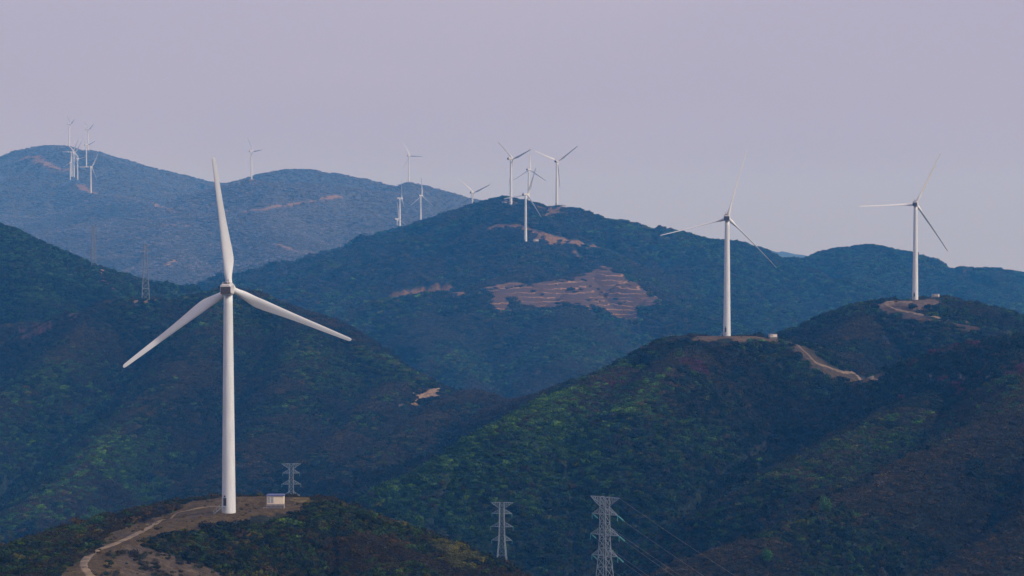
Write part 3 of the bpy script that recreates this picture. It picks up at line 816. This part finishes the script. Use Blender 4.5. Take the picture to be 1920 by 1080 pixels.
# ------------------------------------------------------------------ huts
def make_hut():
    r = empty('equipment_hut', (0,0,0))
    b = MB().box((0,0,.15), (5.2,3.0,1.7)); bevel(b.build('plinth', M_CONC, r), .04)
    lg = MB()
    for x in (-2.5,-.85,.85,2.5): lg.box((x,-1.62,-.35), (.22,.22,2.2))
    lg.box((0,-1.62,.62), (5.25,.24,.2)); lg.build('posts', M_CONC, r)
    w = bevel(MB().box((0,0,2.2), (5.0,2.8,2.4)).build('wall', M_CREAM, r), .03)
    for x in (-1.95,-.95):
        d = MB().box((x,-1.43,2.25), (.88,.08,1.9)).build('door', M_SHUT, r)
        f = MB()
        for q in (-.46,.46): f.box((x+q,-1.45,2.25), (.06,.1,2.0))
        f.box((x,-1.45,3.22), (.98,.1,.06)); f.build('frame', M_CREAM, d)
        MB().box((x+.3,-1.49,2.2), (.05,.05,.25)).build('handle', M_DARK, d)
    rf = MB().box((0,0,3.52), (5.4,3.3,.24)).box((0,0,3.72), (4.9,2.6,.16))
    bevel(rf.build('roof', M_BLUE, r), .03)
    MB().box((-3.2,-1.3,-.3), (1.0,.9,.5)).build('step', M_CONC, r)
    return r
hut = make_hut()
b = unproj(517, 953, 712)
hut.location = (b[0], b[1], float(Hs(b[0], b[1])) + .25)
tag(hut, 'cream hut with blue roof and two grey doors beside the largest turbine', 'hut', 'equipment huts by the turbines')
for (hx, hy, hd, s, rz, lab) in [(1449,636,1350,.85,.3,'small cream hut on the flat crest right of the turbine with thin blades'),
                     (1754,561,1650,.95,-.4,'small cream hut behind the rightmost turbine on its hilltop'),
                     (945,383,3450,1.35,0,'tiny pale hut left of the left turbine on the middle summit'),
                     (1056,386,3560,1.3,0,'tiny pale hut right of the wide open V turbine on the middle summit'),
                     (1005,453.5,3260,1.35,0,'tiny pale hut on the track right of the turbine below the middle summit')]:
    o = copy_tree(hut)
    p = unproj(hx, hy, hd)
    if hd > 3000:
        q = hit(hx, hy); p = q
    o.location = (p[0], p[1], float(Hs(p[0], p[1])) + .2)
    o.rotation_euler = (0,0,rz); o.scale = (s,s,s*.72)
    tag(o, lab, 'hut', 'equipment huts by the turbines')

# ------------------------------------------------------------------ lattice pylons
def lattice(mb, levels, w_leg, w_br):
    """levels: list of (z, half width)"""
    for (z0, a), (z1, b) in zip(levels, levels[1:]):
        c0 = [(-a,-a,z0),(a,-a,z0),(a,a,z0),(-a,a,z0)]
        c1 = [(-b,-b,z1),(b,-b,z1),(b,b,z1),(-b,b,z1)]
        for k in range(4):
            k2 = (k+1) % 4
            mb.bar(c0[k], c1[k], w_leg)
            mb.bar(c0[k], c1[k2], w_br); mb.bar(c0[k2], c1[k], w_br)
            mb.bar(c1[k], c1[k2], w_br)
def make_pylon(k=1.0, mt=None):
    mt = mt or M_STEEL
    r = empty('power_pylon', (0,0,0))
    mb = MB(); Ht = 34.0
    lv = [(-4,3.1),(0,2.75),(4.5,2.35),(8.5,2.0),(12,1.72),(15,1.5),(18,1.36),(20.8,1.25),(23.4,1.2),(26,1.15),(28.6,1.12),(31,1.1),(34,1.1)]
    lattice(mb, lv, .21*k, .085*k)
    mb.build('body', mt, r)
    ends = []
    for (z, half, up, nm) in [(34.0,5.6,-2.9,'top'),(28.6,4.9,2.2,'a'),(22.2,5.5,2.4,'b'),(15.6,5.0,2.4,'c')]:
        for s in (-1, 1):
            m = MB()
            tip = (s*half, 0, z)
            for yy in (-1.1, 1.1):
                m.bar((s*1.1,yy,z), tip, .15*k); m.bar((s*1.1,yy,z+up), tip, .13*k)
                for q in range(1,4):
                    f = q/4.0
                    pa = Vector((s*1.1,yy,z)).lerp(Vector(tip), f)
                    pb = Vector((s*1.1,yy,z+up)).lerp(Vector(tip), f)
                    m.bar(pa, pb, .07*k)
                    pc = Vector((s*1.1,yy,z+up)).lerp(Vector(tip), f-.25)
                    m.bar(pa, pc, .07*k)
            m.bar((s*1.1,-1.1,z),(s*1.1,1.1,z),.1)
            arm = m.build('crossarm', mt, r)
            if nm != 'top':
                i_ = MB()
                i_.lathe([(.05,0),(.15,-.1),(.05,-.2),(.15,-.35),(.05,-.45),(.15,-.6),(.05,-.7),(.15,-.85),(.05,-1.0),(.15,-1.1),(.05,-1.3),(.12,-1.5),(.04,-1.9)], 8, c=tip)
                i_.build('insulator', M_INSUL, arm)
                ends.append(tip)
    return r, ends
pyl, ends = make_pylon()
RZP = math.radians(-38)
# tension insulators reach out along the line on the nearest pylon
def place_pylon(o, px, py_top, d, s, rz, lab):
    p = unproj(px, py_top, d)
    o.location = (p[0], p[1], p[2] - 34.0*s); o.rotation_euler = (0,0,rz); o.scale = (s,s,s)
    tag(o, lab, 'power pylon', 'lattice pylons in the valleys')
    print('pylon', px, 'foot above ground', round(o.location.z - float(Hs(p[0], p[1])), 1))
cops = [copy_tree(pyl) for _ in range(2)]
place_pylon(pyl, 1134, 932, 660, .88, RZP, 'nearest steel lattice pylon at the bottom edge, with wires running off to the right')
place_pylon(cops[0], 941, 942, 1010, .87, math.radians(-8), 'lattice pylon standing whole just right of the foreground hill, left of the nearest pylon')
place_pylon(cops[1], 546, 869.5, 1150, .83, math.radians(4), 'lattice pylon half hidden behind the foreground hill above the hut')
def make_tall():
    r = empty('power_pylon', (0,0,0))
    mb = MB()
    lattice(mb, [(-3,3.3),(0,3.1),(5,2.85),(9.5,2.6),(14,2.35),(18,2.1),(22,1.85),(26,1.6),(30,1.4),(34,1.25),(38,1.15),(42,1.05),(46,1.0)], .42, .17)
    mb.box((0,0,9.5),(5.4,5.4,.35)); mb.build('body', M_PYD, r)
    for z, h in ((44.5,3.3),(40.5,4.2),(36,3.6)):
        m = MB()
        for s in (-1,1):
            m.bar((s*1,0,z),(s*h,0,z),.25); m.bar((s*1,0,z+1.5),(s*h,0,z),.18)
        m.build('crossarm', M_PYD, r)
    return r
M_PYD = mat('weathered steel', (.20,.21,.22), .5, .3, var=.15, scale=2)
tp = make_tall()
b = hit(273, 562)
tp.location = (b[0], b[1], b[2]-.3); tp.rotation_euler = (0,0,.2); k = 105*b[1]/F/46; tp.scale = (k,k,k)
tag(tp, 'tall dark pylon standing on the tan clearing left of the largest turbine', 'power pylon', 'tall narrow pylons on the left ridges')
t2 = copy_tree(tp)
b = hit(175, 500); t2.location = (b[0], b[1], b[2]-.3); k = 78*b[1]/F/46; t2.scale = (k,k,k); t2.rotation_euler = (0,0,.5)
tag(t2, 'faint tall pylon on the dark left ridge above the small bare patch', 'power pylon', 'tall narrow pylons on the left ridges')

# ------------------------------------------------------------------ wires from the nearest pylon, running right and toward the viewer
Mw = Matrix.Translation(pyl.location) @ Matrix.Rotation(RZP, 4, 'Z') @ Matrix.Scale(.88, 4)
wire_names = {(-1,0):'upper left arm',(1,0):'upper right arm'}
tip_labels = ['uppermost wire from the nearest pylon, starting at its ground-wire arm']
def wire(a, b, sag, rad=.022):
    a, b = Vector(a), Vector(b); pts = []
    for k in range(49):
        f = k/48; p = a.lerp(b, f); p.z -= sag*4*f*(1-f); pts.append(p)
    mb = MB(); rings = []
    for k, p in enumerate(pts):
        d = (pts[min(k+1,48)] - pts[max(k-1,0)]).normalized()
        s1 = d.cross(Vector((0,0,1))).normalized(); s2 = s1.cross(d)
        rings.append([p + rad*(s1*math.cos(c) + s2*math.sin(c)) for c in (0, PI/2, PI, 3*PI/2)])
    return mb.rings(rings).build('power_line', M_WIRE)
arms = [(5.6,34.0,'upper ground wire from the top arm of the nearest pylon'),
        (4.9,28.6,'wire from the near end of the second arm of the nearest pylon'),(-4.9,28.6,'wire from the far end of the second arm of the nearest pylon'),
        (5.5,22.2,'wire from the near end of the third arm of the nearest pylon'),(-5.5,22.2,'wire from the far end of the third arm of the nearest pylon'),
        (5.0,15.6,'wire from the near end of the lowest arm of the nearest pylon'),(-5.0,15.6,'wire from the far end of the lowest arm of the nearest pylon')]
for (ax, az, lab) in arms:
    tip = Mw @ Vector((ax, 0, az))
    dirn = Vector((.62, -.78, 0)).normalized()
    if az < 34:
        e = tip + dirn*2.6 + Vector((0,0,-1.3))
        s_ = MB().bar(tip, e, .05)
        for k in range(9):
            c = tip.lerp(e, .15 + .09*k); dd_ = (e - tip).normalized(); R3 = dd_.to_track_quat('Z','Y').to_matrix()
            s_.box(c, (.30,.30,.08), R3)
        so = s_.build('insulator', M_INSUL)
        so.parent = pyl
        so.matrix_parent_inverse = Mw.inverted()
    else: e = tip
    far = tip + dirn*260 + Vector((0,0,-62))
    tag(wire(e, far, 9.0), lab, 'power line', 'wires of the nearest pylon')

# ------------------------------------------------------------------ dirt road on the foreground hill
def road(pix, w, dz, label, dmin=0, step=1.2):
    P = [hit(*p, dmin=dmin)[:2] for p in pix]
    pts = [Vector(p) for p in P]
    dense = []
    for k in range(len(pts)-1):
        p0, p1, p2, p3 = pts[max(k-1,0)], pts[k], pts[k+1], pts[min(k+2,len(pts)-1)]
        n_ = max(2, int((p2-p1).length/step))
        for s in range(n_):
            f = s/n_
            dense.append(.5*((2*p1) + (p2-p0)*f + (2*p0-5*p1+4*p2-p3)*f*f + (3*p1-p0-3*p2+p3)*f**3))
    dense.append(pts[-1])
    mb = MB(); nc = 9
    for k, p in enumerate(dense):
        d = (dense[min(k+1,len(dense)-1)] - dense[max(k-1,0)])
        if d.length < 1e-6: d = Vector((1,0))
        d.normalize(); nrm = Vector((-d.y, d.x))
        wl = w*(.55+.6*min(1, k/len(dense)*1.6))*(.85 + .3*math.sin(k*.37) * .3 + random.uniform(-.16,.16))
        for c in range(nc):
            f = c/(nc-1) - .5
            q = p + nrm*f*wl
            e = 1 if 0 < c < nc-1 else -.6
            mb.v.append((q.x, q.y, float(Hs(q.x, q.y)) + dz*e))
    for k in range(len(dense)-1):
        for c in range(nc-1):
            a = k*nc+c; mb.f.append((a, a+nc, a+nc+1, a+1)); mb.s.append(True)
    o = mb.build('road', M_TRACK); tag(o, label, kind='structure')
    return o
def tufts(nm, lab, pix, num, size, cols, dmin=0):
    P = [hit(*p)[:2] for p in pix]; xs, ys = [p[0] for p in P], [p[1] for p in P]
    x = rng.uniform(min(xs), max(xs), num); y = rng.uniform(min(ys), max(ys), num)
    ins = np.zeros(num, bool)
    for (x0, y0), (x1, y1) in zip(P, P[1:]+P[:1]):
        ins ^= ((y0 > y) != (y1 > y)) & (x < (x1-x0)*(y-y0)/((y1-y0) if abs(y1-y0) > 1e-9 else 1e-9) + x0)
    x, y = x[ins], y[ins]
    dens = fbm(x, y, 7, 3, 91); k = rng.uniform(size=len(x)) < np.clip((dens-.3)*2.4, .1, 1)
    for (tx_, ty_, td_) in ((429,961,696),):
        b = unproj(tx_, ty_, td_); k &= np.hypot(x-b[0], y-b[1]) > 3.5
    x, y = x[k], y[k]; n = len(x); z = Hs(x, y)
    me = bpy.data.meshes.new(nm); me.vertices.add(n)
    me.vertices.foreach_set('co', np.stack([x,y,z-.03],1).astype(np.float32).ravel())
    c = np.array(cols)[rng.integers(0, len(cols), n)]*(1+rng.normal(size=(n,1))*.25)
    a = me.attributes.new('tint','FLOAT_COLOR','POINT'); a.data.foreach_set('color', np.concatenate([np.clip(c,.01,.6),np.ones((n,1))],1).astype(np.float32).ravel())
    S = size*np.exp(rng.normal(size=n)*.35)
    a = me.attributes.new('size','FLOAT_VECTOR','POINT'); a.data.foreach_set('vector', np.stack([S,S,S*.9],1).astype(np.float32).ravel())
    a = me.attributes.new('turn','FLOAT_VECTOR','POINT'); a.data.foreach_set('vector', np.stack([0*S,0*S,rng.uniform(0,6.28,n)],1).astype(np.float32).ravel())
    a = me.attributes.new('kind_index','INT','POINT'); a.data.foreach_set('value', rng.integers(3,5,n).astype(np.int32))
    o = bpy.data.objects.new(nm, me); C.objects.link(o); tag(o, lab, 'grass', kind='stuff')
    md = o.modifiers.new('scatter', 'NODES'); md.node_group = ng
tufts('dry_grass', 'dry tan and yellow grass tufts on the foreground hilltop', [(300,965),(345,940),(420,930),(590,930),(640,945),(560,965),(480,990),(400,1000),(300,1010),(262,1030),(300,1030),(420,1080),(520,1110),(100,1120),(120,1060),(190,1018),(250,985)], 9000, .42, [(.12,.075,.032),(.16,.10,.045),(.09,.065,.025),(.20,.15,.05),(.07,.05,.028),(.05,.055,.02)])
tufts('low_scrub', 'low dark scrub dotted over the cut bank and the track verges', [(200,1035),(262,1010),(340,1015),(400,1010),(430,1060),(520,1110),(180,1110)], 900, .9, [(.02,.03,.01),(.035,.04,.012),(.05,.04,.02),(.03,.022,.014)])
tufts('low_scrub', 'sparse dark scrub around the edge of the dry hilltop', [(330,940),(420,929),(520,926),(640,930),(640,975),(520,985),(400,1000),(300,1010),(260,1000)], 420, .6, [(.03,.035,.01),(.05,.05,.014),(.05,.035,.018)])
road([(415,951),(385,951),(355,957),(325,967),(290,983),(258,1000),(222,1017),(185,1031),(163,1046),(157,1062),(170,1080),(190,1100)], 2.3, .12, 'pale dirt road winding up the foreground hill to the largest turbine')

DMAX = 1460
road([(1493,645),(1503,655),(1514,664),(1524,675),(1534,683),(1548,687),(1575,697),(1610,708),(1640,714),(1665,718)], 3.2, .35, 'pale dirt track winding down right from the flat turbine crest')
DMAX = 1760
road([(1668,566),(1660,571),(1672,577),(1690,583),(1720,589),(1760,597),(1800,603),(1822,608)], 3.4, .35, 'pale dirt track running right below the rightmost turbine')

DMAX = 1e9
# ------------------------------------------------------------------ individual trees that stand out
def tree(px, py, h, rad, col, lab, dmin=0):
    b = hit(px, py, dmin)
    r = empty('tree', (b[0], b[1], b[2]-.3))
    tk = MB().lathe([(.16*h/5,0),(.11*h/5,h*.35),(.05*h/5,h*.7)], 8)
    for k in range(4):
        a = k*1.6; tk.bar((0,0,h*(.25+.07*k)), (math.cos(a)*rad*.55, math.sin(a)*rad*.55, h*(.55+.08*k)), .07*h/5)
    tk.build('trunk', M_BARK, r)
    me = crown_mesh('crown', 900, .075, 8, int(px), False, tint_mat('crown leaves', col), 1.0)
    c = bpy.data.objects.new('crown', me); C.objects.link(c); c.parent = r
    c.scale = (rad, rad, h*.72); c.location = (0,0,h*.22)
    tag(r, lab, 'tree')
tree(1548,962,6.5,3.0,(.05,.105,.022),'bright green round tree on the dark slope right of the nearest pylon')
tree(1440,1057,5.5,2.7,(.035,.095,.02),'vivid green tree near the bottom edge on the brown spur')
tree(1590,1012,6.0,3.4,(.010,.020,.014),'very dark evergreen tree on the lower right slope')
tree(1250,975,5,2.3,(.05,.07,.02),'small yellow-green tree just right of the nearest pylon top')
tree(183,985,3.0,2.6,(.035,.075,.015),'fresh green bush on the left shoulder of the foreground hill')
tree(849,1038,2.6,2.4,(.14,.12,.02),'yellow flowering bush on the right shoulder of the foreground hill')

# ------------------------------------------------------------------ haze
mh = bpy.data.materials.new('haze'); mh.use_nodes = True
Nn = mh.node_tree.nodes; Nn.clear()
out = Nn.new('ShaderNodeOutputMaterial'); pv = Nn.new('ShaderNodeVolumePrincipled')
pv.inputs['Color'].default_value = (.075,.41,1.0,1)
pv.inputs['Absorption Color'].default_value = (1,1,1,1)
pv.inputs['Density'].default_value = 1.2e-4
pv.inputs['Anisotropy'].default_value = 0.0
mh.node_tree.links.new(pv.outputs[0], out.inputs['Volume'])
hz = MB().box((0,7000,(-352+350)/2), (28004,20004,350+352))
hzo = hz.build('haze', mh)
tag(hzo, 'thin bluish haze filling the air between the hills', kind='stuff')

# ------------------------------------------------------------------ light, sky
SUN_EL, SUN_AZ = math.radians(34), math.radians(116)     # azimuth from +Y clockwise: behind the viewer, to the right
w = bpy.data.worlds.new('World'); bpy.context.scene.world = w; w.use_nodes = True
N = w.node_tree.nodes; L = w.node_tree.links
bg = N['Background']
sky = N.new('ShaderNodeTexSky'); sky.sky_type = 'NISHITA'; sky.sun_disc = False
sky.sun_elevation = SUN_EL; sky.sun_rotation = SUN_AZ; sky.dust_density = 7; sky.air_density = 1.0; sky.ozone_density = 2.0
mx = N.new('ShaderNodeMix'); mx.data_type = 'RGBA'; mx.blend_type = 'MIX'; mx.inputs[0].default_value = .8
mx.inputs[7].default_value = (4.1, 3.68, 4.95, 1)        # even veil of high cloud
tcs = N.new('ShaderNodeTexCoord'); mps = N.new('ShaderNodeMapping'); mps.inputs['Scale'].default_value = (2.2, 2.2, 9)
nzs = N.new('ShaderNodeTexNoise'); nzs.inputs['Scale'].default_value = 1.6; nzs.inputs['Detail'].default_value = 5
L.new(tcs.outputs['Generated'], mps.inputs[0]); L.new(mps.outputs[0], nzs.inputs['Vector'])
crs = N.new('ShaderNodeValToRGB'); crs.color_ramp.elements[0].position = .3; crs.color_ramp.elements[1].position = .7
crs.color_ramp.elements[0].color = (.385,.352,.49,1); crs.color_ramp.elements[1].color = (.42,.38,.505,1)
L.new(nzs.outputs['Fac'], crs.inputs[0])
vs = N.new('ShaderNodeVectorMath'); vs.operation = 'SCALE'; vs.inputs['Scale'].default_value = 10.0
L.new(crs.outputs[0], vs.inputs[0]); L.new(vs.outputs[0], mx.inputs[7])
L.new(sky.outputs[0], mx.inputs[6]); L.new(mx.outputs[2], bg.inputs[0])
bg.inputs[1].default_value = .13
sd = bpy.data.lights.new('sun', 'SUN'); sd.energy = 2.5; sd.angle = math.radians(2); sd.color = (1,.95,.88)
so = bpy.data.objects.new('sun', sd); C.objects.link(so)
dv = Vector((math.sin(SUN_AZ)*math.cos(SUN_EL), math.cos(SUN_AZ)*math.cos(SUN_EL), math.sin(SUN_EL)))
so.rotation_euler = dv.to_track_quat('Z', 'Y').to_euler()
so.location = (0, -50, 300)

# ------------------------------------------------------------------ camera
cam = bpy.data.cameras.new('camera'); co = bpy.data.objects.new('camera', cam); C.objects.link(co)
cam.sensor_width = 36; cam.lens = 36*F/1920; cam.clip_start = 1; cam.clip_end = 60000
co.location = (0,0,0); co.rotation_euler = (PI/2 - PITCH, 0, 0)
s = bpy.context.scene
s.camera = co
s.render.engine = 'CYCLES'
s.cycles.max_bounces = 4; s.cycles.volume_bounces = 1; s.cycles.diffuse_bounces = 2; s.cycles.glossy_bounces = 2; s.cycles.transmission_bounces = 0
s.cycles.use_denoising = True
s.view_settings.view_transform = 'Standard'; s.view_settings.look = 'None'
s.view_settings.exposure = 0; s.view_settings.gamma = 1
